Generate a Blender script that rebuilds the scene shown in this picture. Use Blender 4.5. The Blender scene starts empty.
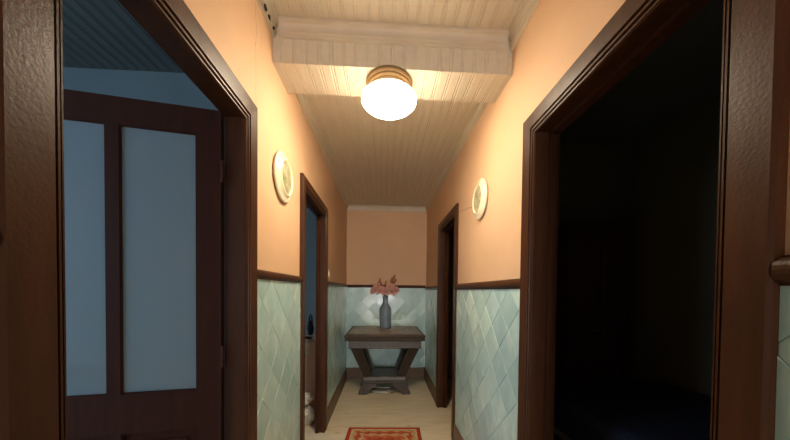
import bpy, bmesh, math, random
from mathutils import Vector, Matrix, noise
random.seed(7)
PI = math.pi
C = bpy.context.scene.collection
SC = bpy.context.scene

# ---------------------------------------------------------------- dimensions
XL, XR, D = -0.529, 0.621, 4.154          # hall side walls, end wall
YB, YS = -1.4, -1.39                                  # hall wall behind the viewer
TL, TR = 0.060, 0.08                       # partition thicknesses
ZF, ZR = 2.53, 2.485                       # ceiling in front of / behind the beam
ZB, B0, B1 = 2.342, 1.40, 1.61             # ceiling beam
YV = -5.0                                  # far end of the vestibule behind the viewer
LX2, RX2 = -2.9, 2.05                      # far walls of the side rooms

# ---------------------------------------------------------------- materials
def new_mat(name):
    m = bpy.data.materials.new(name); m.use_nodes = True
    nt = m.node_tree; nt.nodes.clear()
    out = nt.nodes.new('ShaderNodeOutputMaterial')
    b = nt.nodes.new('ShaderNodeBsdfPrincipled')
    nt.links.new(b.outputs[0], out.inputs[0])
    return m, nt, b
class N:
    """small node-building helper"""
    def __init__(s, nt): s.nt = nt
    def node(s, t, **kw):
        n = s.nt.nodes.new(t)
        for k, v in kw.items(): setattr(n, k, v)
        return n
    def lk(s, a, b): s.nt.links.new(a, b)
    def put(s, sock, v):
        if hasattr(v, 'is_output'): s.lk(v, sock)
        else: sock.default_value = v
    def m(s, op, a, b=0.0, c=0.0):
        n = s.node('ShaderNodeMath', operation=op)
        s.put(n.inputs[0], a); s.put(n.inputs[1], b); s.put(n.inputs[2], c)
        return n.outputs[0]
    def xyz(s):
        t = s.node('ShaderNodeTexCoord'); p = s.node('ShaderNodeSeparateXYZ')
        s.lk(t.outputs['Object'], p.inputs[0])
        return t.outputs['Object'], p.outputs
    def mapping(s, vec, scale=(1,1,1), rot=(0,0,0), loc=(0,0,0)):
        n = s.node('ShaderNodeMapping'); s.lk(vec, n.inputs[0])
        n.inputs['Scale'].default_value = scale; n.inputs['Rotation'].default_value = rot
        n.inputs['Location'].default_value = loc
        return n.outputs[0]
    def noise(s, vec, scale, detail=3, rough=.5):
        n = s.node('ShaderNodeTexNoise'); s.lk(vec, n.inputs['Vector'])
        n.inputs['Scale'].default_value = scale; n.inputs['Detail'].default_value = detail
        n.inputs['Roughness'].default_value = rough
        return n.outputs[0]
    def ramp(s, fac, stops, interp='LINEAR'):
        n = s.node('ShaderNodeValToRGB'); s.lk(fac, n.inputs[0])
        cr = n.color_ramp; cr.interpolation = interp
        while len(cr.elements) < len(stops): cr.elements.new(.5)
        for e, (p, c) in zip(cr.elements, stops):
            e.position = p; e.color = tuple(c) + (1,)
        return n.outputs[0]
    def mix(s, fac, a, b):
        n = s.node('ShaderNodeMix', data_type='RGBA')
        s.put(n.inputs[0], fac)
        for i, v in ((6, a), (7, b)):
            if hasattr(v, 'is_output'): s.lk(v, n.inputs[i])
            else: n.inputs[i].default_value = tuple(v) + (1,)
        return n.outputs[2]
    def bump(s, b, h, strength=.3, dist=.01):
        n = s.node('ShaderNodeBump'); s.lk(h, n.inputs['Height'])
        n.inputs['Strength'].default_value = strength; n.inputs['Distance'].default_value = dist
        s.lk(n.outputs[0], b.inputs['Normal'])
def simple(name, c1, c2=None, rough=.5, scale=20, bump=0, spec=.5, metal=0, stretch=(1,1,1), coat=0):
    m, nt, b = new_mat(name); n = N(nt)
    b.inputs['Roughness'].default_value = rough; b.inputs['Metallic'].default_value = metal
    b.inputs['Specular IOR Level'].default_value = spec; b.inputs['Coat Weight'].default_value = coat
    v, _ = n.xyz(); v = n.mapping(v, stretch)
    f = n.noise(v, scale, 4)
    n.lk(n.ramp(f, [(.3, c1), (.7, c2 or c1)]), b.inputs['Base Color'])
    if bump: n.bump(b, f, bump, .004)
    return m
def wall_paint(name, col, col2, crack=None):
    m, nt, b = new_mat(name); n = N(nt)
    v, (x, y, z) = n.xyz()
    f = n.noise(v, 2.2, 5, .6)
    base = n.ramp(f, [(.3, col2), (.65, col)])
    # small chips in the paint
    ch = n.noise(v, 38, 2)
    big = n.noise(v, 1.7, 2)
    spot = n.m('MULTIPLY', n.m('GREATER_THAN', ch, .74), n.m('GREATER_THAN', big, .55))
    base = n.mix(n.m('MULTIPLY', spot, .45), base, (.42, .27, .16))
    if crack:
        w1 = n.m('MULTIPLY', n.m('SUBTRACT', n.noise(v, 9, 3), .5), .05)
        if crack == 'upright':      # plaster crack rising from the door frame
            d = n.m('ABSOLUTE', n.m('SUBTRACT', n.m('ADD', y, w1), 1.222))
            line = n.m('MULTIPLY', n.m('LESS_THAN', d, .0016), n.m('GREATER_THAN', z, 1.97))
            d2 = n.m('ABSOLUTE', n.m('SUBTRACT', n.m('ADD', y, n.m('MULTIPLY', w1, 1.6)), 1.262))
            l2 = n.m('MULTIPLY', n.m('LESS_THAN', d2, .0013), n.m('MULTIPLY', n.m('GREATER_THAN', z, 2.27), n.m('LESS_THAN', z, 2.37)))
            line = n.m('MAXIMUM', line, l2)
        else:                       # sloping crack between plate and door
            zz = n.m('ADD', n.m('MULTIPLY', n.m('SUBTRACT', y, 2.0), .18), 1.87)
            d = n.m('ABSOLUTE', n.m('SUBTRACT', n.m('ADD', z, n.m('MULTIPLY', w1, .5)), zz))
            line = n.m('MULTIPLY', n.m('LESS_THAN', d, .003), n.m('MULTIPLY', n.m('GREATER_THAN', y, 1.9), n.m('LESS_THAN', y, 2.42)))
        base = n.mix(n.m('MULTIPLY', line, .6), base, (.25, .15, .08))
    n.lk(base, b.inputs['Base Color'])
    b.inputs['Roughness'].default_value = .62; b.inputs['Specular IOR Level'].default_value = .35
    n.bump(b, n.noise(v, 26, 5, .6), .12, .006)
    return m
def enamel(name, c1, c2, rough=.28):
    """brown brushed enamel paint with drips and grain under it"""
    m, nt, b = new_mat(name); n = N(nt)
    v, (x, y, z) = n.xyz()
    f = n.noise(n.mapping(v, (9, 9, 1.2)), 3, 5, .6)
    n.lk(n.ramp(f, [(.3, c1), (.7, c2)]), b.inputs['Base Color'])
    g = n.noise(v, 110, 4, .6)
    n.lk(n.m('ADD', n.m('MULTIPLY', g, .12), rough - .05), b.inputs['Roughness'])
    b.inputs['Specular IOR Level'].default_value = .20
    n.bump(b, n.m('ADD', n.m('MULTIPLY', g, .6), n.noise(v, 160, 2)), .13, .003)
    return m
PEACH, PEACH2 = (.66, .425, .258), (.61, .385, .232)
M = {}
M['peach'] = wall_paint('peach_paint', PEACH, PEACH2)
M['peach_left'] = wall_paint('peach_paint_cracked', PEACH, PEACH2, 'upright')
M['peach_right'] = wall_paint('peach_paint_fissured', PEACH, PEACH2, 'slope')
M['brown'] = enamel('brown_enamel', (.042, .0145, .006), (.074, .0255, .010), .36)
M['leaf'] = enamel('dark_door_paint', (.070, .022, .012), (.10, .030, .015), .6)
M['cream_board'] = simple('cream_boards', (.57, .50, .39), (.63, .55, .43), .5, 6, .05, .4, 0, (6, .6, 6))
M['cream_trim'] = simple('cream_trim', (.52, .44, .33), (.58, .49, .37), .45, 8, .04)
M['plate_cream'] = simple('cream_glaze', (.74, .66, .46), (.80, .72, .52), .22, 14)
M['white_plastic'] = simple('white_plastic', (.72, .66, .55), (.76, .70, .60), .35, 10)
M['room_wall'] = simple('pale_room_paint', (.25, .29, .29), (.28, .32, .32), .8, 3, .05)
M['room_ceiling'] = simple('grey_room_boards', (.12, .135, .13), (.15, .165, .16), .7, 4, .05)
M['dark_wall'] = simple('olive_room_paint', (.20, .19, .13), (.23, .21, .145), .85, 3, .05)
M['added_vestibule'] = simple('added_vestibule_paint', (.14, .10, .07), (.17, .12, .085), .85, 3, .05)  # kept dark so the added room bounces little light into the hall
M['black'] = simple('black_cavity', (.008, .006, .005), (.015, .010, .008), .9, 30)
M['baseboard'] = simple('brown_skirting', (.13, .075, .040), (.18, .105, .058), .45, 7, .05, .4, 0, (1, 1, 4))
M['steel'] = simple('dull_steel', (.35, .33, .30), (.45, .43, .40), .4, 30, 0, .5, 1)
M['brass'] = simple('aged_brass', (.20, .12, .05), (.26, .16, .07), .5, 12, 0, .3, 0)
M['dark_wood'] = simple('carved_dark_wood', (.036, .026, .020), (.066, .048, .036), .42, 5, .15, .5, 0, (8, 8, 1.5))
M['paper'] = simple('white_paper', (.86, .84, .78), (.90, .88, .82), .8, 12, .03)
M['white_cloth'] = simple('white_cloth', (.80, .77, .72), (.86, .83, .78), .9, 22, .1)
M['black_cloth'] = simple('black_cloth', (.03, .024, .022), (.05, .04, .036), .95, 40, .2)
M['pink_wood'] = simple('pinkish_board', (.60, .36, .26), (.68, .42, .31), .6, 5, .04, .4, 0, (6, 6, 1))
M['blue_cover'] = simple('navy_cover', (.02, .025, .05), (.035, .04, .075), .95, 25, .2)
M['linen'] = simple('grey_linen', (.20, .20, .19), (.26, .26, .25), .95, 25, .2)
M['red_wood'] = simple('reddish_cabinet_wood', (.055, .015, .010), (.09, .025, .016), .5, 5, .05, .4, 0, (8, 8, 1))
M['petal'] = simple('salmon_petal', (.90, .50, .43), (.95, .63, .56), .6, 30, 0, .3)
M['bud'] = simple('red_bud', (.32, .07, .05), (.42, .11, .08), .6, 30)
M['stalk'] = simple('flower_stalk', (.04, .065, .025), (.07, .09, .04), .7, 30)
M['leafgreen'] = simple('dark_leaf', (.022, .045, .022), (.045, .075, .04), .5, 30)
def vase_mat():
    m, nt, b = new_mat('blue_grey_glaze'); n = N(nt); v, _ = n.xyz()
    f = n.noise(n.mapping(v, (1, 1, .25)), 40, 4)
    n.lk(n.ramp(f, [(.3, (.14, .19, .24)), (.7, (.24, .30, .36))]), b.inputs['Base Color'])
    b.inputs['Roughness'].default_value = .25; return m
M['vase'] = vase_mat()
def tile_mat():
    m, nt, b = new_mat('aqua_marbled_tile'); n = N(nt); v, _ = n.xyz()
    a = n.node('ShaderNodeAttribute', attribute_name='tone')
    sh = n.node('ShaderNodeVectorMath', operation='ADD'); n.lk(v, sh.inputs[0])
    cb = n.node('ShaderNodeCombineXYZ')
    for i in range(3): n.lk(n.m('MULTIPLY', a.outputs['Fac'], 13.0 + 7 * i), cb.inputs[i])
    n.lk(cb.outputs[0], sh.inputs[1])
    f = n.noise(n.mapping(sh.outputs[0], (1, 1, .6), (.5, .6, .4)), 9, 5, .6)
    base = n.ramp(f, [(.28, (.40, .58, .57)), (.55, (.49, .66, .64)), (.72, (.62, .76, .73))])
    t = n.ramp(a.outputs['Fac'], [(0, (.82, .86, .88)), (.6, (1, 1, 1)), (.9, (1.0, 1.0, .98)), (1, (1.28, 1.22, 1.12))])
    mm = n.node('ShaderNodeMix', data_type='RGBA', blend_type='MULTIPLY'); mm.inputs[0].default_value = 1
    n.lk(base, mm.inputs[6]); n.lk(t, mm.inputs[7])
    n.lk(mm.outputs[2], b.inputs['Base Color'])
    b.inputs['Roughness'].default_value = .19
    n.bump(b, n.noise(v, 14, 2), .10, .006)
    return m
M['tile'] = tile_mat()
M['grout'] = simple('pale_grout', (.47, .61, .59), (.51, .65, .63), .8, 40)
def floor_mat():
    m, nt, b = new_mat('pale_pine_floor'); n = N(nt); v, (x, y, z) = n.xyz()
    row = n.m('FLOOR', n.m('DIVIDE', y, .145))
    off = n.m('FRACT', n.m('MULTIPLY', row, .618))
    cb = n.node('ShaderNodeCombineXYZ')
    n.lk(n.m('ADD', n.m('MULTIPLY', x, 1.1), n.m('MULTIPLY', off, 9)), cb.inputs[0])
    n.lk(n.m('MULTIPLY', y, 7), cb.inputs[1]); n.lk(row, cb.inputs[2])
    g = n.noise(cb.outputs[0], 3.2, 6, .6)
    base = n.ramp(g, [(.25, (.66, .54, .37)), (.5, (.78, .67, .49)), (.75, (.84, .74, .56))])
    vo = n.node('ShaderNodeTexVoronoi'); n.lk(n.mapping(v, (1, 1.7, 1)), vo.inputs['Vector']); vo.inputs['Scale'].default_value = 3.4
    knot = n.ramp(vo.outputs['Distance'], [(.0, (1, 1, 1)), (.11, (0, 0, 0))])
    base = n.mix(n.m('MULTIPLY', knot, .55), base, (.24, .14, .07))
    fy = n.m('FRACT', n.m('DIVIDE', y, .145))
    seam = n.m('LESS_THAN', fy, .012)
    base = n.mix(n.m('MULTIPLY', seam, .35), base, (.22, .14, .08))
    n.lk(base, b.inputs['Base Color']); b.inputs['Roughness'].default_value = .36
    n.bump(b, g, .05, .003)
    return m
M['floor'] = floor_mat()
RUG_HX, RUG_HY = .328, .55
def rug_mat():
    m, nt, b = new_mat('red_beige_woven_rug'); n = N(nt); v, (x, y, z) = n.xyz()
    ax, ay = n.m('ABSOLUTE', x), n.m('ABSOLUTE', y)
    d = n.m('MINIMUM', n.m('SUBTRACT', RUG_HX, ax), n.m('SUBTRACT', RUG_HY, ay))
    wob = n.m('MULTIPLY', n.m('SINE', n.m('MULTIPLY', n.m('ADD', x, y), 62)), .010)
    nz = n.m('MULTIPLY', n.m('SUBTRACT', n.noise(v, 30, 3), .5), .035)
    d2 = n.m('ADD', d, n.m('ADD', wob, nz))
    red, red2, bei, grn = (.42, .055, .020), (.58, .13, .06), (.62, .42, .24), (.36, .30, .15)
    field = n.ramp(d2, [(0, bei), (.052, bei), (.062, grn), (.072, bei), (.082, red2), (.110, red), (.135, bei), (.165, red2), (.22, red), (.28, bei)])
    motif = n.m('GREATER_THAN', n.noise(v, 46, 2), .60)
    field = n.mix(n.m('MULTIPLY', motif, .55), field, (.50, .25, .12))
    edge = n.m('LESS_THAN', d, .034)
    base = n.mix(edge, field, red)
    base = n.mix(n.m('LESS_THAN', d, .008), base, (.26, .035, .018))
    n.lk(base, b.inputs['Base Color']); b.inputs['Roughness'].default_value = .95
    b.inputs['Specular IOR Level'].default_value = .1
    n.bump(b, n.noise(v, 300, 2), .4, .003)
    return m
M['rug'] = rug_mat()
def picture_mat():
    m, nt, b = new_mat('grey_green_relief'); n = N(nt); v, _ = n.xyz()
    f = n.noise(v, 24, 5, .7)
    n.lk(n.ramp(f, [(.32, (.15, .14, .065)), (.5, (.34, .32, .18)), (.66, (.56, .53, .36))]), b.inputs['Base Color'])
    b.inputs['Roughness'].default_value = .35; n.bump(b, f, .4, .004)
    return m
M['picture'] = picture_mat()
def tabletop_mat():
    m, nt, b = new_mat('mottled_brown_tabletop'); n = N(nt); v, _ = n.xyz()
    f = n.noise(v, 16, 6, .7)
    n.lk(n.ramp(f, [(.3, (.15, .09, .06)), (.5, (.27, .18, .125)), (.68, (.50, .38, .27))]), b.inputs['Base Color'])
    b.inputs['Roughness'].default_value = .38
    return m
M['tabletop'] = tabletop_mat()
def glass_mat():
    m = bpy.data.materials.new('frosted_pane'); m.use_nodes = True
    nt = m.node_tree; nt.nodes.clear(); n = N(nt)
    out = n.node('ShaderNodeOutputMaterial')
    v, _ = n.xyz()
    d = n.node('ShaderNodeBsdfDiffuse'); d.inputs[0].default_value = (.62, .72, .76, 1)
    t = n.node('ShaderNodeBsdfTranslucent'); t.inputs[0].default_value = (.62, .74, .80, 1)
    g = n.node('ShaderNodeBsdfGlossy'); g.inputs[1].default_value = .35; g.inputs[0].default_value = (.8, .8, .8, 1)
    a = n.node('ShaderNodeMixShader'); a.inputs[0].default_value = .45
    n.lk(d.outputs[0], a.inputs[1]); n.lk(t.outputs[0], a.inputs[2])
    c = n.node('ShaderNodeMixShader'); c.inputs[0].default_value = .05
    n.lk(a.outputs[0], c.inputs[1]); n.lk(g.outputs[0], c.inputs[2])
    n.lk(c.outputs[0], out.inputs[0])
    return m
M['frost'] = glass_mat()
LAMP_COL, LAMP_STRENGTH = (1.0, .84, .60), 62.0
def shade_mat(name, st):
    m, nt, b = new_mat(name); n = N(nt)
    b.inputs['Base Color'].default_value = (.85, .82, .74, 1); b.inputs['Roughness'].default_value = .2
    b.inputs['Emission Color'].default_value = LAMP_COL + (1,)
    b.inputs['Emission Strength'].default_value = st
    return m
M['shade'] = shade_mat('lit_opal_glass', LAMP_STRENGTH); M['shade_rim'] = shade_mat('lit_rim_glass', 5.0)

# ---------------------------------------------------------------- mesh helpers
def obj(name, bm, mat, parent=None, smooth=False, origin=None):
    me = bpy.data.meshes.new(name)
    bmesh.ops.recalc_face_normals(bm, faces=bm.faces)
    if origin is not None:
        bmesh.ops.translate(bm, verts=bm.verts, vec=-Vector(origin))
    bm.to_mesh(me); bm.free()
    for mm in (mat if isinstance(mat, (list, tuple)) else [mat]): me.materials.append(mm)
    if smooth:
        for p in me.polygons: p.use_smooth = True
    o = bpy.data.objects.new(name, me); C.objects.link(o)
    if origin is not None: o.location = origin
    if parent: o.parent = parent
    return o
def struct(name, bm, mat, parent=None, **k):
    o = obj(name, bm, mat, parent, **k)
    if not parent: o['kind'] = 'structure'
    return o
def tag(o, label, cat, group=None):
    o['label'] = label; o['category'] = cat
    if group: o['group'] = group
    return o
def empty(name, loc=(0, 0, 0)):
    o = bpy.data.objects.new(name, None); C.objects.link(o); o.location = loc; o.empty_display_size = .1
    return o
def box(bm, a, b, mi=0):
    x0, y0, z0 = (min(a[i], b[i]) for i in range(3)); x1, y1, z1 = (max(a[i], b[i]) for i in range(3))
    vs = [bm.verts.new(p) for p in ((x0,y0,z0),(x1,y0,z0),(x1,y1,z0),(x0,y1,z0),(x0,y0,z1),(x1,y0,z1),(x1,y1,z1),(x0,y1,z1))]
    for f in ((0,3,2,1),(4,5,6,7),(0,1,5,4),(1,2,6,5),(2,3,7,6),(3,0,4,7)):
        bm.faces.new([vs[i] for i in f]).material_index = mi
    return vs
def new(): return bmesh.new()
def bbox(a, b, bev=0, seg=2):
    bm = new(); box(bm, a, b)
    if bev: bmesh.ops.bevel(bm, geom=list(bm.edges), offset=bev, segments=seg, affect='EDGES', profile=.5)
    return bm
def lathe(bm, prof, center, seg=48, axis='z', wob=None, close=True):
    """prof: (radius, height) pairs"""
    cx, cy, cz = center; rings = []
    for k, (r, h) in enumerate(prof):
        ring = []
        for i in range(seg):
            a = 2 * PI * i / seg
            rr = r * (1 + (wob(k, a) if wob else 0))
            u, v = rr * math.cos(a), rr * math.sin(a)
            p = (cx + u, cy + v, cz + h) if axis == 'z' else (cx + h, cy + u, cz + v)
            ring.append(bm.verts.new(p))
        rings.append(ring)
    for r0, r1 in zip(rings, rings[1:]):
        for i in range(seg):
            j = (i + 1) % seg; bm.faces.new((r0[i], r0[j], r1[j], r1[i]))
    if close:
        bm.faces.new(rings[0][::-1]); bm.faces.new(rings[-1])
def tube(bm, pts, rad, seg=8):
    pts = [Vector(p) for p in pts]; rings = []
    for i, p in enumerate(pts):
        d = (pts[min(i + 1, len(pts) - 1)] - pts[max(i - 1, 0)]).normalized()
        up = Vector((0, 0, 1)) if abs(d.z) < .9 else Vector((0, 1, 0))
        a = d.cross(up).normalized(); b = d.cross(a)
        r = rad[i] if isinstance(rad, (list, tuple)) else rad
        rings.append([bm.verts.new(p + r * (math.cos(2*PI*k/seg) * a + math.sin(2*PI*k/seg) * b)) for k in range(seg)])
    for r0, r1 in zip(rings, rings[1:]):
        for k in range(seg):
            bm.faces.new((r0[k], r0[(k+1) % seg], r1[(k+1) % seg], r1[k]))
    bm.faces.new(rings[0][::-1]); bm.faces.new(rings[-1])
def extrude_prof(bm, prof, place, t0, t1):
    """closed 2D profile swept straight; place(a, b, t) -> point"""
    r = [[bm.verts.new(place(a, b, t)) for a, b in prof] for t in (t0, t1)]
    n = len(prof)
    for i in range(n): bm.faces.new((r[0][i], r[0][(i+1) % n], r[1][(i+1) % n], r[1][i]))
    bm.faces.new(r[0][::-1]); bm.faces.new(r[1])
def loft_rect(bm, cx, cy, rows):
    """rows of (half x, half y, z), stacked and capped"""
    rings = []
    for hx, hy, z in rows:
        rings.append([bm.verts.new((cx + sx*hx, cy + sy*hy, z)) for sx, sy in ((-1,-1),(1,-1),(1,1),(-1,1))])
    for r0, r1 in zip(rings, rings[1:]):
        for i in range(4): bm.faces.new((r0[i], r0[(i+1) % 4], r1[(i+1) % 4], r1[i]))
    bm.faces.new(rings[0][::-1]); bm.faces.new(rings[-1])
def blob(center, size, seed, rough=.25, sub=4, flat=True):
    bm = new(); bmesh.ops.create_icosphere(bm, subdivisions=sub, radius=1)
    for v in bm.verts:
        n = noise.fractal(v.co * 1.7 + Vector((seed, seed*2.3, 0)), .8, 2.2, 4)
        n2 = abs(noise.noise(v.co * 4.5 + Vector((seed*3, 0, seed))))
        p = v.co * (1 + rough * n - .25 * rough * n2)
        v.co = Vector((p.x*size[0], p.y*size[1], p.z*size[2])) + Vector(center)
    if flat:
        z0 = center[2] - size[2] * .8
        for v in bm.verts: v.co.z = max(v.co.z, z0)
    return bm

# ---------------------------------------------------------------- doors: openings in the two hall walls
# (side, inner y0, inner y1, near casing width, far casing width, inner top, top casing width)
DOORS = [('L', .494, 1.103, .084, .088, 1.908, .094), ('L', 1.926, 2.575, .080, .085, 1.925, .085),
         ('R', .495, 1.142, .081, .093, 1.923, .090), ('R', 2.459, 3.095, .082, .082, 1.925, .085)]
LIN = .024
def hall_wall(name, side, mat):
    xa, xb = (XL - TL, XL) if side == 'L' else (XR, XR + TR)
    bm = new(); y = YB
    for s, y0, y1, *_ , in [d for d in DOORS if d[0] == side]:
        zt = [d for d in DOORS if d[0] == side and d[1] == y0][0][5]
        box(bm, (xa, y, 0), (xb, y0 - LIN, 2.62))
        box(bm, (xa, y0 - LIN, zt + LIN), (xb, y1 + LIN, 2.62)); y = y1 + LIN
    box(bm, (xa, y, 0), (xb, D, 2.62))
    return struct(name, bm, mat)
wall_left = hall_wall('wall_left', 'L', M['peach_left'])
wall_right = hall_wall('wall_right', 'R', M['peach_right'])
wall_end = struct('wall_end', bbox((XL - TL, D, 0), (XR + TR, D + .1, 2.62)), M['peach'])
EX0, EX1, EZ = -.40, .50, 2.05            # vestibule behind the viewer, with glazed door, put in to light the hall's far end
bm = new()
box(bm, (-1.9, YV - .1, 0), (EX0, YV, 2.62)); box(bm, (EX1, YV - .1, 0), (1.9, YV, 2.62)); box(bm, (EX0, YV - .1, EZ), (EX1, YV, 2.62))
struct('wall_added_behind', bm, M['added_vestibule'])
for nm, xa, xb, xo in (('wall_added_vestibule_left', -1.9, XL - TL, -1.9), ('wall_added_vestibule_right', XR + TR, 1.9, 1.9)):
    bm = new(); box(bm, (xa, YB - .1, 0), (xb, YB, 2.62)); box(bm, (xo - .05, YV - .1, 0), (xo + .05, YB, 2.62)); struct(nm, bm, M['added_vestibule'])
struct('ceiling_added_vestibule', bbox((-1.95, YV - .1, 2.6), (1.95, YB, 2.66)), M['added_vestibule'])
bm = new(); yy = (YV - .07, YV - .03)
for a, b, c, d in ((EX0, EX0 + .1, 0, EZ), (EX1 - .1, EX1, 0, EZ), (EX0, EX1, 0, .3), (EX0, EX1, EZ - .1, EZ), (-.0 + .03, .07, .3, EZ), (EX0, EX1, 1.1, 1.16)):
    box(bm, (a, yy[0], c), (b, yy[1], d))
struct('door_5', bm, M['brown'])  # unseen door bars, added in front of the fill light
li = bpy.data.lights.new('added_fill_behind', 'AREA'); li.shape = 'RECTANGLE'; li.size = EX1 - EX0; li.size_y = EZ - .2
li.energy = 110; li.color = (1.0, .93, .82)  # area light added behind the viewer to brighten the end wall
lo = bpy.data.objects.new('added_fill_behind', li); C.objects.link(lo); lo.location = ((EX0 + EX1)/2, YV - .14, EZ/2); lo.rotation_euler = (PI/2, 0, 0)
struct('floor', bbox((LX2 - .1, YV - .2, -.1), (RX2 + .1, D + .3, 0)), M['floor'])

# ---------------------------------------------------------------- tiled dado, rail, baseboards
TILE = .15
def clip(poly, x0, x1, y0, y1):
    def cut(ps, ins, it):
        out = []
        for i in range(len(ps)):
            a, b = ps[i-1], ps[i]
            if ins(b):
                if not ins(a): out.append(it(a, b))
                out.append(b)
            elif ins(a): out.append(it(a, b))
        return out
    def lx(c): return lambda a, b: (c, a[1] + (b[1]-a[1]) * (c-a[0]) / (b[0]-a[0]))
    def ly(c): return lambda a, b: (a[0] + (b[0]-a[0]) * (c-a[1]) / (b[1]-a[1]), c)
    for ins, it in ((lambda p: p[0] >= x0, lx(x0)), (lambda p: p[0] <= x1, lx(x1)), (lambda p: p[1] >= y0, ly(y0)), (lambda p: p[1] <= y1, ly(y1))):
        if poly: poly = cut(poly, ins, it)
    return poly
def tile_panel(parent, segs, z0, z1, place, seed, tilt=.012):
    """square tiles laid on the diagonal; place(u, v, h) -> point, h = height off the wall"""
    rnd = random.Random(seed); bm = new(); lay = bm.faces.layers.float.new('tone')
    hd = TILE / math.sqrt(2); g = .0007
    for u0, u1 in segs:
        r = [bm.verts.new(place(u, v, .0035)) for u, v in ((u0,z0),(u1,z0),(u1,z1),(u0,z1))]
        f = bm.faces.new(r); f.material_index = 1
        i0, i1 = int((u0 - 1) / hd) - 1, int((u1 + 1) / hd) + 2
        for i in range(i0, i1):
            for j in range(-1, int(z1 / hd) + 3):
                if (i + j) % 2: continue
                cu, cv = i * hd, z1 - j * hd; s = hd - g * 1.42
                tone = rnd.random(); ta, tb = rnd.uniform(-tilt, tilt), rnd.uniform(-tilt, tilt)
                poly = clip([(cu - s, cv), (cu, cv - s), (cu + s, cv), (cu, cv + s)], u0, u1, z0, z1)
                if len(poly) < 3: continue
                q = []
                for p in poly:
                    if not q or (abs(p[0]-q[-1][0]) + abs(p[1]-q[-1][1])) > 1e-5: q.append(p)
                if len(q) > 1 and abs(q[0][0]-q[-1][0]) + abs(q[0][1]-q[-1][1]) < 1e-5: q.pop()
                if len(q) < 3: continue
                cx = sum(p[0] for p in q) / len(q); cy = sum(p[1] for p in q) / len(q)
                hgt = lambda p: .0072 + ta * (p[0] - cu) + tb * (p[1] - cv)
                low = [bm.verts.new(place(p[0], p[1], .0030)) for p in q]
                mid = [bm.verts.new(place(p[0], p[1], hgt(p) - .0012)) for p in q]
                k = .975
                top = [bm.verts.new(place(cx + (p[0]-cx)*k, cy + (p[1]-cy)*k, hgt(p))) for p in q]
                n = len(q)
                for a, b in ((low, mid), (mid, top)):
                    for e in range(n):
                        f = bm.faces.new((a[e], a[(e+1) % n], b[(e+1) % n], b[e])); f[lay] = tone
                f = bm.faces.new(top); f[lay] = tone
    return obj('tile_panel', bm, [M['tile'], M['grout']], parent)
onL = lambda u, v, h: (XL + h, u, v)
onR = lambda u, v, h: (XR - h, u, v)
onE = lambda u, v, h: (u, D - h, v)
segL = [(YS, .494 - .084), (1.103 + .088, 1.926 - .080), (2.575 + .085, D)]
segR = [(YS, .495 - .081), (1.142 + .093, 2.459 - .082), (3.095 + .082, D)]
RAIL = {'L': (1.320, .040), 'R': (1.291, .047), 'E': (1.316, .041)}
tile_panel(wall_left, segL, .15, RAIL['L'][0] + .008, onL, 11)
tile_panel(wall_right, segR, .15, RAIL['R'][0] + .008, onR, 23)
tile_panel(wall_end, [(XL, XR)], .15, RAIL['E'][0] + .008, onE, 5, .02)
# pale facets added behind the vase, tilted to catch light as reflections
def facet(pts, apex):
    bm = new(); lay = bm.faces.layers.float.new('tone')
    base = [bm.verts.new(onE(u, v, .0068)) for u, v in pts]; ap = bm.verts.new(onE(*apex))
    for i in range(len(base)):
        f = bm.faces.new((base[i], base[(i+1) % len(base)], ap)); f[lay] = .95
    f = bm.faces.new(base[::-1]); f[lay] = .95
    return bm
obj('glint_facet', facet([(.10, .86), (.27, .86), (.27, .96), (.25, 1.05)], (.185, .868, .034)), M['tile'], wall_end)
obj('glint_facet', facet([(-.13, .87), (-.03, .87), (-.05, .92), (-.14, .91)], (-.075, .874, .016)), M['tile'], wall_end)
def rail_prof(h, d=.022):
    pr = [(0, 0), (d*.35, 0), (d*.45, h*.12)]
    for k in range(9):
        a = -PI/2 + PI * k / 8
        pr.append((d*.55 + d*.45 * math.cos(a), h*.52 + h*.40 * math.sin(a)))
    pr += [(d*.30, h*.96), (d*.30, h), (0, h)]
    return pr
tn = 0
def trim(bm, mat):
    global tn; tn += 1
    return struct('trim_%d' % tn, bm, mat)
for side, segs, on in (('L', segL, onL), ('R', segR, onR), ('E', [(XL + .012, XR - .012)], onE)):
    z, h = RAIL[side]
    for u0, u1 in segs:
        bm = new(); extrude_prof(bm, rail_prof(h), lambda a, b, t: on(t, z + b, a), u0, u1)
        trim(bm, M['brown'])
def base_prof(h): return [(0, 0), (.018, 0), (.018, h - .02), (.013, h - .006), (.006, h), (0, h)]
for side, nm, segs, on in (('L', 'baseboard_left', segL, onL), ('R', 'baseboard_right', segR, onR), ('E', 'baseboard_end', [(XL, XR)], onE)):
    bm = new()
    for u0, u1 in segs: extrude_prof(bm, base_prof(.165), lambda a, b, t: on(t, b, a), u0, u1)
    struct(nm, bm, M['baseboard'])

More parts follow.
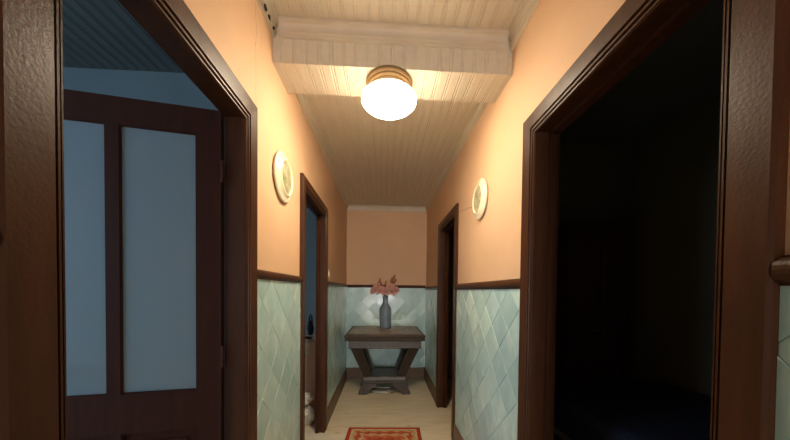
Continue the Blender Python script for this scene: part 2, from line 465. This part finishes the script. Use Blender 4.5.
# ---------------------------------------------------------------- ceiling boards, beam, cornices
PITCH = .0575
def bead_section(x0, x1):
    """height profile of beadboard: list of (x, drop below the board face, negative = up into a groove)"""
    out = []; x = x0
    while x < x1 - 1e-6:
        for dx, h in ((0, 0), (.0335, 0), (.036, .0026), (.0385, .0026), (.0405, .0008), (.0465, .0008), (.0485, .0026), (.051, .0026), (.0535, 0)):
            if x + dx < x1: out.append((x + dx, h))
        x += PITCH
    out.append((x1, 0)); return out
def board_sheet(bm, sec, path):
    """sweep the bead section along a path of (y, z, ny, nz); grooves sink along the normal"""
    rows = [[bm.verts.new((x, y - h * ny, z - h * nz)) for x, h in sec] for y, z, ny, nz in path]
    for r0, r1 in zip(rows, rows[1:]):
        for i in range(len(sec) - 1): bm.faces.new((r0[i], r0[i+1], r1[i+1], r1[i]))
sec = bead_section(XL, XR)
bm = new(); board_sheet(bm, sec, [(YB, ZF, 0, -1), (B0 + .02, ZF, 0, -1)])
board_sheet(bm, sec, [(B1 - .02, ZR, 0, -1), (D, ZR, 0, -1)])
box(bm, (XL - TL, YB, ZF + .006), (XR + TR, D, 2.66)); box(bm, (XL, B1 - .02, ZR + .006), (XR, D, ZF + .05))
struct('ceiling', bm, M['cream_board'])
bm = new()
board_sheet(bm, sec, [(B0, ZF, -1, 0), (B0, ZB, -1, 0)])
board_sheet(bm, sec, [(B0, ZB, 0, -1), (B1, ZB, 0, -1)])
box(bm, (XL, B0 + .006, ZB + .006), (XR, B1 - .0, ZF + .02))
beam = struct('ceiling_beam', bm, M['cream_board'])
def crown(h, d):      # (out from wall, down from ceiling)
    pr = [(0, 0), (d, 0), (d, h*.16), (d*.86, h*.20)]
    for k in range(1, 6):
        a = PI/2 * k / 5
        pr.append((d*.40 + d*.46 * (1 - math.sin(a)), h*.20 + h*.42 * (1 - math.cos(a)) ))
    pr += [(d*.46, h*.64), (d*.46, h*.70), (d*.30, h*.74), (d*.26, h*.94), (0, h)]
    return pr
cornL = new(); extrude_prof(cornL, crown(.074, .036), lambda a, b, t: (XL + a, t, ZF - b), YB, B0)
corn = trim(cornL, M['cream_trim'])
for i, (y, z, s) in enumerate(((1.262, 2.463, .8), (1.302, 2.461, .65), (1.352, 2.459, .35))):
    hole = obj('rot_hole', blob((XL + .0225, y, z), (.004, .013*s, .015*s), 3 + i, .6, 4, False), M['black'], corn)
bm = new(); extrude_prof(bm, crown(.074, .036), lambda a, b, t: (XR - a, t, ZF - b), YB, B0); trim(bm, M['cream_trim'])
bm = new(); extrude_prof(bm, crown(.076, .030), lambda a, b, t: (t, B0 - a, ZF - b), XL + .03, XR - .03); trim(bm, M['cream_trim'])
bm = new(); extrude_prof(bm, crown(.052, .030), lambda a, b, t: (XL + a, t, ZR - b), B1, D); trim(bm, M['cream_trim'])
bm = new(); extrude_prof(bm, crown(.066, .030), lambda a, b, t: (XR - a, t, ZR - b), B1, D); trim(bm, M['cream_trim'])
bm = new(); extrude_prof(bm, crown(.072, .026), lambda a, b, t: (t, D - a, ZR - b), XL + .02, XR - .02); trim(bm, M['cream_trim'])

# ---------------------------------------------------------------- door frames
def casing(side, y0, y1, wn, wf, zt, wt):
    base = [(0, 0), (0, .012), (.004, .017), (.010, .017), (.0125, .009), (.0155, .009), (.019, .019), (.027, .019), (.0295, .010), (.034, .010), (.037, .020)]
    bm = new(); rows = []
    def sc(k): return [(t * k, h) for t, h in base]
    def tail(w): return [(w - .005, .023), (w, .018), (w, 0)]
    pn, pf, pt = sc(.45) + tail(wn), sc(.9) + tail(wf), sc(.9) + tail(wt)
    X = (lambda h: XL + h) if side == 'L' else (lambda h: XR - h)
    for (tn_, hn), (tf, hf), (tt, ht) in zip(pn, pf, pt):
        rows.append([bm.verts.new(p) for p in ((X(hn), y0 - tn_, 0), (X(hn), y0 - tn_, zt + tt), (X(hf), y1 + tf, zt + tt), (X(hf), y1 + tf, 0))])
    for r0, r1 in zip(rows, rows[1:]):
        for i in range(3): bm.faces.new((r0[i], r0[i+1], r1[i+1], r1[i]))
    r0, r1 = rows[-1], rows[0]
    for i in range(3): bm.faces.new((r0[i], r0[i+1], r1[i+1], r1[i]))
    bm.faces.new([r[0] for r in rows]); bm.faces.new([r[3] for r in rows][::-1])
    return bm
frames = []
for k, (side, y0, y1, wn, wf, zt, wt) in enumerate(DOORS):
    d = struct('door_%d' % (k + 1), casing(side, y0, y1, wn, wf, zt, wt), M['brown'])
    xa, xb = (XL - TL - .004, XL) if side == 'L' else (XR, XR + TR + .004)
    bm = new(); e = .006
    box(bm, (xa, y0 - LIN, 0), (xb, y0 - e, zt + e)); box(bm, (xa, y1 + e, 0), (xb, y1 + LIN, zt + e))
    box(bm, (xa, y0 - LIN, zt + e), (xb, y1 + LIN, zt + LIN))
    # door stop inside the lining
    sa, sb = (xa, xa + .030) if side == 'L' and k != 0 else ((xb - .036, xb) if side == 'R' else (0, 0))
    if sb != sa:
        box(bm, (sa, y1 - .008, 0), (sb, y1 + e, zt + e)); box(bm, (sa, y0 - e, 0), (sb, y0 + .008, zt + e)); box(bm, (sa, y0, zt - .008), (sb, y1, zt + e))
    obj('jamb_lining', bm, M['brown'], d); frames.append(d)

# open glazed leaf of the first door, hinged on its far jamb, swung into the left room
ang = math.radians(10.5); LW, LT, LH = .66, .036, 1.922
leaf = new()
st, mu0, mu1, gz0, gz1 = .078, .312, .350, .900, 1.830
def lb(bm, u0, u1, z0, z1, t0=0, t1=LT): box(bm, (-u1, t0, z0), (-u0, t1, z1))
lb(leaf, 0, st, 0, LH); lb(leaf, LW - st, LW, 0, LH); lb(leaf, mu0, mu1, gz0, gz1)
lb(leaf, st, LW - st, gz1, LH); lb(leaf, st, LW - st, gz0 - .14, gz0); lb(leaf, st, LW - st, 0, .18)
lb(leaf, mu0, mu1, .18, gz0 - .14)
for a, b in ((st, mu0), (mu1, LW - st)):
    lb(leaf, a, b, .18, gz0 - .14, .012, .024)
    lb(leaf, a + .035, b - .035, .215, gz0 - .175, .006, .030)
    for z0, z1 in ((gz0, gz1), (.18, gz0 - .14)):          # glazing and panel beads
        for q in ((a, a + .005, z0, z1), (b - .005, b, z0, z1)): lb(leaf, *q, .003, .033)
        lb(leaf, a, b, z0, z0 + .005, .003, .033); lb(leaf, a, b, z1 - .005, z1, .003, .033)
lf = obj('door_leaf', leaf, M['leaf'], frames[0])
lf.location = (XL - TL - .011, 1.098, .006); lf.rotation_euler = (0, 0, ang)
for a, b in ((st, mu0), (mu1, LW - st)):
    bm = new(); lb(bm, a + .004, b - .004, gz0 + .004, gz1 - .004, .007, .013); obj('glass_pane', bm, M['frost'], lf)
for z in (.22, 1.02, 1.70):
    bm = new(); tube(bm, [(.006, -.004, z - .04), (.006, -.004, z + .04)], .006); box(bm, (-.03, -.0012, z - .04), (.006, .0, z + .04))
    obj('hinge', bm, M['leaf'], lf)
hb = new(); tube(hb, [(-LW + .045, -.002, 1.0), (-LW + .045, -.045, 1.0), (-LW + .15, -.048, 1.0)], .008); box(hb, (-LW + .025, -.004, .93), (-LW + .065, 0, 1.06))
obj('door_handle', hb, M['steel'], lf)

# ---------------------------------------------------------------- side rooms
LY0, LY1 = -1.3, 1.70
def room_sheet(x0, x1, y0, y1, z, name, mat):
    bm = new(); board_sheet(bm, bead_section(x0, x1), [(y0, z, 0, -1), (y1, z, 0, -1)]); box(bm, (x0, y0, z + .006), (x1, y1, z + .08))
    return struct(name, bm, mat)
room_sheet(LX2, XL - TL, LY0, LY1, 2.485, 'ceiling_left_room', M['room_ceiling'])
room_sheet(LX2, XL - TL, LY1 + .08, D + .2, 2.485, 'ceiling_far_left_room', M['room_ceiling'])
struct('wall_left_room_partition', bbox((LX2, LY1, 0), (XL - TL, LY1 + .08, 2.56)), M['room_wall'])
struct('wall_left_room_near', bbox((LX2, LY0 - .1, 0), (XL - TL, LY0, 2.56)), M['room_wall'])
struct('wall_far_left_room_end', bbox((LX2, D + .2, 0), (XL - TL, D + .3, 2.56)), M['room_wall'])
# outer wall with one window for each room
WINS = [(-.95, .45, .85, 2.15), (2.6, 3.3, .95, 2.05)]
bm = new(); y = LY0 - .1
for y0, y1, z0, z1 in WINS:
    box(bm, (LX2 - .12, y, 0), (LX2, y0, 2.56)); box(bm, (LX2 - .12, y0, 0), (LX2, y1, z0)); box(bm, (LX2 - .12, y0, z1), (LX2, y1, 2.56)); y = y1
box(bm, (LX2 - .12, y, 0), (LX2, D + .3, 2.56))
struct('wall_left_outer', bm, M['room_wall'])
for k, (y0, y1, z0, z1) in enumerate(WINS):
    bm = new(); f = .05
    box(bm, (LX2 - .09, y0, z0), (LX2 - .04, y0 + f, z1)); box(bm, (LX2 - .09, y1 - f, z0), (LX2 - .04, y1, z1))
    box(bm, (LX2 - .09, y0, z0), (LX2 - .04, y1, z0 + f)); box(bm, (LX2 - .09, y0, z1 - f), (LX2 - .04, y1, z1))
    box(bm, (LX2 - .085, (y0 + y1)/2 - .025, z0), (LX2 - .045, (y0 + y1)/2 + .025, z1))
    struct('window_%d' % (k + 1), bm, M['white_plastic'])
    li = bpy.data.lights.new('daylight_portal', 'AREA'); li.shape = 'RECTANGLE'; li.size = z1 - z0; li.size_y = y1 - y0
    li.cycles.is_portal = True
    lo = bpy.data.objects.new('daylight_portal', li); C.objects.link(lo)
    lo.location = (LX2 - .13, (y0 + y1)/2, (z0 + z1)/2); lo.rotation_euler = (0, -PI/2, 0)
# right-hand rooms (unlit)
RY1 = 2.30
struct('ceiling_right_room', bbox((XR + TR, -1.0, 2.5), (RX2 + .1, D + .1, 2.58)), M['room_ceiling'])
struct('wall_right_outer', bbox((RX2, -1.0, 0), (RX2 + .1, D + .1, 2.5)), M['dark_wall'])
struct('wall_right_room_partition', bbox((XR + TR, RY1, 0), (RX2, RY1 + .08, 2.5)), M['dark_wall'])
struct('wall_right_room_near', bbox((XR + TR, -1.0, 0), (RX2, -.9, 2.5)), M['dark_wall'])
struct('wall_far_right_room_end', bbox((XR + TR, D, 0), (RX2, D + .1, 2.5)), M['dark_wall'])

# bed and cabinet in the dark room
bed = empty('bed', (1.56, 1.02, 0)); tag(bed, 'low bed with a dark navy cover in the unlit room at the right', 'bed')
def rel(o, e): o.parent = e; o.matrix_parent_inverse = Matrix.Translation(-Vector(e.location)); return o
rel(obj('bed_base', bbox((1.10, .10, .12), (2.03, 1.98, .34), .01), M['red_wood']), bed)
rel(obj('mattress', bbox((1.11, .11, .34), (2.02, 1.97, .56), .05, 3), M['linen']), bed)
bm = bbox((1.085, .40, .40), (2.035, 1.985, .66), .05, 3)
bmesh.ops.subdivide_edges(bm, edges=bm.edges[:], cuts=3, use_grid_fill=True)
for v in bm.verts: v.co.z += .018 * noise.noise(v.co * 5)
rel(obj('bed_cover', bm, M['blue_cover'], smooth=True), bed)
for sx in (1.13, 1.97):
    for sy in (.13, 1.93): rel(obj('leg', bbox((sx - .025, sy - .025, 0), (sx + .025, sy + .025, .12), .004), M['red_wood']), bed)
wd = empty('tall_cabinet', (1.60, 2.17, 0)); tag(wd, 'narrow reddish wooden cabinet against the back wall of the unlit room', 'cabinet')
rel(obj('body', bbox((1.36, 2.06, .06), (1.84, 2.295, 1.80), .006), M['red_wood']), wd)
rel(obj('plinth', bbox((1.37, 2.075, 0), (1.83, 2.29, .06)), M['red_wood']), wd)
for a, b, hx in ((1.365, 1.597, 1.575), (1.603, 1.835, 1.625)):
    dr = rel(obj('door', bbox((a, 2.042, .08), (b, 2.06, 1.78), .004), M['red_wood']), wd)
    bm = new(); lathe(bm, [(.004, 0), (.006, -.012), (.011, -.02), (.008, -.028)], (0, 0, 0), 14, 'x')
    bmesh.ops.rotate(bm, verts=bm.verts, cent=(0, 0, 0), matrix=Matrix.Rotation(PI/2, 3, 'Z')); bmesh.ops.translate(bm, verts=bm.verts, vec=(hx, 2.042, 1.0))
    kn = obj('knob', bm, M['brass'], smooth=True); kn.parent = dr; kn.matrix_parent_inverse = dr.matrix_parent_inverse.inverted() @ dr.matrix_parent_inverse
# clutter beyond the far left door
cb_ = empty('low_cabinet', (-.86, 3.05, 0)); tag(cb_, 'pinkish brown low cabinet just inside the far left doorway', 'cabinet')
rel(obj('body', bbox((-1.02, 2.89, .04), (-.655, 3.22, .78), .005), M['pink_wood']), cb_)
rel(obj('door', bbox((-1.01, 2.875, .06), (-.665, 2.889, .765), .004), M['pink_wood']), cb_)
rel(obj('plinth', bbox((-1.0, 2.905, 0), (-.67, 3.2, .04)), M['pink_wood']), cb_)
# white cloth: lies on the cabinet top and hangs over its front
bm = new(); nu, nv = 12, 16; grid = []
for j in range(nv + 1):
    row = []
    for i in range(nu + 1):
        u = -.92 + .19 * i / nu; s = .34 * j / nv
        wv = .010 * math.sin(i * 1.7 + j * .15) * min(1, max(0, (s - .16) / .1))
        if s < .18: p = (u, 3.04 - s, .788)
        else: p = (u + .02 * noise.noise((i*.4, j*.3, 1)), 2.858 + wv, .788 - (s - .18) * (1 + .12 * math.sin(i * .9)))
        row.append(bm.verts.new(p))
    grid.append(row)
for j in range(nv):
    for i in range(nu): bm.faces.new((grid[j][i], grid[j][i+1], grid[j+1][i+1], grid[j+1][i]))
bmesh.ops.solidify(bm, geom=bm.faces[:], thickness=.006)
tag(obj('white_cloth', bm, M['white_cloth'], smooth=True), 'white cloth hanging over the front of the pinkish low cabinet', 'cloth')
bg = obj('dark_bag', blob((-.755, 3.04, .875), (.030, .045, .085), 4.2, .3), M['black_cloth'], smooth=True)
tag(bg, 'small black bag standing on the pinkish low cabinet beyond the doorway', 'bag')
bm = new(); tube(bm, [(-.770, 3.04, .93), (-.768, 3.04, .99), (-.755, 3.04, 1.02), (-.742, 3.04, .99), (-.740, 3.04, .93)], .008); obj('handle', bm, M['black_cloth'], bg, smooth=True)
tag(obj('white_bundle', blob((-.755, 2.765, .075), (.115, .09, .094), 1.3, .3), M['white_cloth'], smooth=True), 'crumpled white bundle on the floor inside the far left doorway', 'bundle')
tag(obj('white_bundle', blob((-.765, 2.785, .235), (.095, .075, .058), 7.7, .3), M['white_cloth'], smooth=True), 'smaller white bundle lying on top of the bundle in the far left doorway', 'bundle')

# ---------------------------------------------------------------- ceiling lamp
LXc, LYc = .020, 1.496
lamp = empty('ceiling_lamp', (LXc, LYc, ZB)); tag(lamp, 'round lit ceiling lamp with opal glass bowl and brass ring under the beam', 'lamp')
bm = new(); lathe(bm, [(.040, .004), (.114, .004), (.118, -.004), (.118, -.012), (.113, -.018), (.109, -.019), (.109, -.026), (.105, -.031), (.101, -.032), (.097, -.046), (.092, -.060), (.040, -.060)], (0, 0, 0), 64)
obj('base_ring', bm, M['brass'], lamp, smooth=False)
# fluted bowl with a scalloped rim
prof = [(.138, -.084), (.139, -.092), (.136, -.101), (.127, -.111), (.112, -.121), (.090, -.133), (.062, -.146), (.032, -.156), (.010, -.159)]
flute = lambda k, a: .022 * (abs(math.sin(12 * a)) - .5) * max(0, 1 - k / 7)
bm = new(); lathe(bm, prof, (0, 0, 0), 96, wob=flute)
obj('glass_shade', bm, M['shade'], lamp, smooth=True)
bm = new(); lathe(bm, [(.094, -.055), (.110, -.060), (.126, -.069), (.138, -.084)], (0, 0, 0), 96, wob=lambda k, a: .022 * (abs(math.sin(12 * a)) - .5) * (k / 3))
obj('shade_rim', bm, M['shade_rim'], lamp, smooth=True)
bm = new(); lathe(bm, [(.008, -.155), (.009, -.161), (.005, -.164), (.007, -.169), (.004, -.174), (.001, -.175)], (0, 0, 0), 20)
obj('finial', bm, M['brass'], lamp, smooth=True)

# ---------------------------------------------------------------- wall plates
def shrink(bm):
    for v in bm.verts: v.co.y *= .95; v.co.z *= .95
def wall_plate(side, y, z, label):
    s = 1 if side == 'L' else -1; x = XL if side == 'L' else XR
    o = empty('wall_plate', (x, y, z)); tag(o, label, 'wall plate', 'round cream plates on the hall walls')
    bm = new(); lathe(bm, [(.090, 0), (.120, .001*s), (.131, .008*s), (.132, .013*s), (.128, .018*s), (.118, .018*s), (.106, .021*s), (.097, .029*s), (.091, .034*s), (.086, .033*s), (.083, .027*s), (.05, .026*s)], (0, 0, 0), 64, 'x'); shrink(bm)
    obj('rim', bm, M['plate_cream'], o, smooth=True)
    bm = new(); lathe(bm, [(.083, .0265*s), (.078, .029*s), (.05, .031*s), (.02, .032*s), (.002, .032*s)], (0, 0, 0), 48, 'x'); shrink(bm)
    r = obj('relief', bm, M['picture'], o, smooth=True); r['label'] = 'grey-green relief centre'
wall_plate('L', 1.520, 1.852, 'round cream plate on the left wall, before the far left doorway')
wall_plate('R', 1.815, 1.866, 'round cream plate with greenish floral centre on the right wall')
# light switch
sw = empty('light_switch', (XL, 2.745, 1.430)); tag(sw, 'small white light switch on the left wall above the dado rail', 'switch')
obj('plate', bbox((0, -.042, -.042), (.014, .042, .042), .005), M['white_plastic'], sw)
obj('rocker', bbox((.014, -.016, -.024), (.021, .016, .024), .003), M['white_plastic'], sw)

# ---------------------------------------------------------------- pedestal table
TX, TY = .026, 3.715
tb = empty('side_table', (TX, TY, 0)); tag(tb, 'dark carved wooden table with slanted legs against the tiled end wall', 'table')
bm = new(); loft_rect(bm, 0, 0, [(.445, .395, .690), (.462, .412, .698), (.466, .416, .712), (.458, .408, .722), (.466, .416, .734), (.470, .420, .752), (.462, .412, .764), (.452, .402, .768)])
obj('tabletop', bm, M['dark_wood'], tb)
bm = new(); loft_rect(bm, 0, 0, [(.425, .375, .768), (.420, .370, .7715)]); o = obj('top_panel', bm, M['tabletop'], tb); o['label'] = 'mottled brown inset top'
bm = new(); loft_rect(bm, 0, 0, [(.418, .368, .598), (.428, .378, .606), (.424, .374, .615), (.424, .374, .690)]); obj('apron', bm, M['dark_wood'], tb)
for sx in (-1, 1):
    for sy in (-1, 1):
        bm = new()
        # fluted tapering slab, leaning in towards the plinth
        n = 7; rows = []
        for k in range(9):
            t = k / 8; z = .600 - t * (.600 - .215)
            xo = sx * (.405 - .150 * t); xi = sx * (.285 - .135 * t); yo = sy * (.350 - .160 * t); yi = sy * (.285 - .150 * t)
            ring = []
            for i in range(2 * n + 1):
                f = i / (2 * n); dent = .006 * sy if (i % 2 == 1) else 0
                ring.append((xo + (xi - xo) * f, yo - dent, z))
            ring += [(xi, yi, z), (xo, yi, z)]
            rows.append([bm.verts.new(p) for p in ring])
        for r0, r1 in zip(rows, rows[1:]):
            m_ = len(r0)
            for i in range(m_): bm.faces.new((r0[i], r0[(i+1) % m_], r1[(i+1) % m_], r1[i]))
        bm.faces.new(rows[0]); bm.faces.new(rows[-1][::-1])
        obj('leg', bm, M['dark_wood'], tb)
bm = new(); loft_rect(bm, 0, 0, [(.262, .198, .135), (.276, .212, .142), (.276, .212, .166), (.264, .200, .174), (.258, .194, .198), (.264, .200, .206), (.258, .194, .216)]); obj('plinth', bm, M['dark_wood'], tb)
for sx in (-1, 1):
    for sy in (-1, 1):
        pr = [(.10, .136), (.268, .136), (.276, .112), (.284, .078), (.300, .046), (.318, .022), (.318, 0), (.215, 0), (.205, .028), (.186, .058), (.155, .080), (.118, .096), (.10, .106)]
        bm = new(); extrude_prof(bm, pr, lambda a, b, t: (sx * a, sy * t, b), .12, .208)
        obj('foot', bm, M['dark_wood'], tb)
# paper under the table
bm = new(); g = []
for j in range(7):
    g.append([bm.verts.new((-.13 + .26 * i / 8 + .02 * j / 6, 3.56 + .20 * j / 6 - .03 * i / 8, .006 + .022 * abs(noise.noise((i*.5, j*.6, 2))))) for i in range(9)])
for j in range(6):
    for i in range(8): bm.faces.new((g[j][i], g[j][i+1], g[j+1][i+1], g[j+1][i]))
bmesh.ops.solidify(bm, geom=bm.faces[:], thickness=.003)
tag(obj('paper_sheet', bm, M['paper'], smooth=True), 'white sheet of paper lying on the floor under the table', 'paper')

# ---------------------------------------------------------------- vase and flowers
VX, VY, VZ = .030, 3.85, .7715
vprof = [(.060, 0), (.066, .004), (.070, .03), (.076, .10), (.079, .17), (.079, .24), (.072, .275), (.052, .305), (.037, .330), (.032, .36), (.033, .395), (.040, .425), (.043, .430), (.039, .430), (.030, .405), (.027, .36), (.03, .33)]
bm = new(); lathe(bm, vprof, (0, 0, 0), 48, wob=lambda k, a: (.012 * math.cos(16 * a) if 1 < k < 8 else 0))
vz = obj('vase', bm, M['vase'], smooth=True); vz.location = (VX, VY, VZ); tag(vz, 'tall ribbed blue-grey vase standing on the dark wooden table', 'vase')
MOUTH = Vector((VX, VY, VZ + .425))
def petal(bm, base, d, side, up, ln, wd, curl):
    rows = []
    for j in range(7):
        t = j / 6; w = wd * (math.sin(PI * min(.97, .10 + t * .88)) ** .6)
        c = base + d * (ln * t) + up * (ln * (.55 * t - curl * t * t))
        rows.append([bm.verts.new(c + side * (w * q) + up * (.18 * w * abs(q))) for q in (-1, -.5, 0, .5, 1)])
    for r0, r1 in zip(rows, rows[1:]):
        for i in range(4): bm.faces.new((r0[i], r0[i+1], r1[i+1], r1[i]))
def bloom(head, face, size, seed):
    rnd = random.Random(seed); bm = new(); face = face.normalized()
    a = face.orthogonal().normalized(); b = face.cross(a)
    for layer, (n, s, cu) in enumerate(((6, 1.0, .50), (6, .82, .20), (4, .60, -.05))):
        for i in range(n):
            th = 2*PI*(i + .5*layer)/n + rnd.uniform(-.15, .15)
            d = (a * math.cos(th) + b * math.sin(th)); petal(bm, head, d, face.cross(d), face, size * s * rnd.uniform(.9, 1.1), size * .46 * s, cu)
    bmesh.ops.solidify(bm, geom=bm.faces[:], thickness=.0012)
    return bm
def stem_pts(head, k):
    jit = Vector((.010 * math.cos(k * 2.1), .010 * math.sin(k * 2.1), 0))
    p0 = MOUTH + Vector((0, 0, -.10)) + jit * .8; p1 = MOUTH + jit * 1.6
    return [p0, p1, p1.lerp(head, .5) + Vector((0, 0, .015)), head]
def leaf_mesh(base, d, ln, wd):
    bm = new(); d = d.normalized(); side = d.cross(Vector((0, 0, 1))).normalized(); up = side.cross(d)
    petal(bm, base, d, side, up, ln, wd, .75); bmesh.ops.solidify(bm, geom=bm.faces[:], thickness=.001)
    return bm
FL = [(-.122, 3.80, 1.275, .062, 'at the far left of the bouquet in the vase'), (-.085, 3.80, 1.325, .062, 'second from the left, high in the bouquet'),
      (-.035, 3.76, 1.285, .064, 'left of centre, low in the bouquet'), (.035, 3.75, 1.268, .066, 'in the middle, lowest of the bouquet'),
      (.092, 3.78, 1.322, .062, 'right of centre, high in the bouquet'), (.118, 3.79, 1.268, .064, 'low on the right of the bouquet'), (.165, 3.82, 1.292, .058, 'at the far right of the bouquet in the vase')]
for k, (x, y, z, s, where) in enumerate(FL):
    h = Vector((x, y, z)); o = empty('flower', MOUTH); tag(o, 'salmon pink flower ' + where, 'flower', 'salmon pink flowers in the blue-grey vase')
    pts = stem_pts(h, k); bm = new(); tube(bm, pts, .0035, 6); rel(obj('stem', bm, M['stalk'], smooth=True), o)
    rel(obj('bloom', bloom(h, (h - MOUTH).normalized() + Vector((0, -.9, .2)), s, k), M['petal'], smooth=True), o)
    b = pts[1].lerp(h, .35); d = Vector((x - VX, (y - VY) * .6, .01 * (k % 3))) + Vector((.05 * math.cos(k), -.06, .02))
    rel(obj('leaf', leaf_mesh(b, d, .10, .024), M['leafgreen'], smooth=True), o)
BU = [(-.045, 3.84, 1.425, 'upright bud sprig rising left of the vase mouth'), (.035, 3.86, 1.395, 'shortest bud sprig in the middle of the bouquet'), (.115, 3.85, 1.44, 'reddish bud sprig rising above the right blooms'), (.150, 3.85, 1.475, 'tallest bud sprig leaning out to the right')]
for k, (x, y, z, lab) in enumerate(BU):
    h = Vector((x, y, z)); o = empty('bud_sprig', MOUTH); tag(o, lab, 'flower', 'bud sprigs in the blue-grey vase')
    bm = new(); tube(bm, stem_pts(h, k + 3.5), .003, 6); rel(obj('stem', bm, M['stalk'], smooth=True), o)
    bm = new()
    for q in range(4):
        c = h - Vector((.012 * math.sin(q * 2.2), .006 * q, .028 * q)); bmesh.ops.create_icosphere(bm, subdivisions=2, radius=1, matrix=Matrix.Translation(c) @ Matrix.Diagonal((.009 + .002*q, .009 + .002*q, .018, 1)))
    rel(obj('buds', bm, M['bud'], smooth=True), o)

# ---------------------------------------------------------------- rug
bm = bbox((-RUG_HX, -RUG_HY, 0), (RUG_HX, RUG_HY, .009), .003, 1)
rg = obj('rug', bm, M['rug']); rg.location = (.002, 2.645 - RUG_HY, 0.0005); rg.rotation_euler = (0, 0, -.035)
tag(rg, 'red bordered rug with beige and red pattern on the pale floor', 'rug')

# ---------------------------------------------------------------- world, camera, view
w = bpy.data.worlds.new('sky'); SC.world = w; w.use_nodes = True
bg = w.node_tree.nodes['Background']; bg.inputs[0].default_value = (.42, .68, 1.0, 1); bg.inputs[1].default_value = 4.4
cam = bpy.data.cameras.new('camera'); co = bpy.data.objects.new('camera', cam); C.objects.link(co)
cam.sensor_fit = 'HORIZONTAL'; cam.sensor_width = 36; cam.lens = 287.43 / 790 * 36
cam.shift_x = -3.84 / 790; cam.shift_y = 76.16 / 790; cam.clip_start = .02
co.matrix_world = Matrix.Translation((0, 0, 1.2774)) @ Matrix.Rotation(-.0541, 4, 'Z') @ Matrix.Rotation(PI/2 - .0191, 4, 'X') @ Matrix.Rotation(.0107, 4, 'Z')
SC.camera = co
SC.view_settings.view_transform = 'Standard'; SC.view_settings.look = 'None'; SC.view_settings.gamma = 1
SC.view_settings.exposure = .70; SC.view_settings.use_curve_mapping = False
SC.cycles.max_bounces = 10; SC.cycles.diffuse_bounces = 6; SC.cycles.sample_clamp_indirect = 6
SC.cycles.use_denoising = True
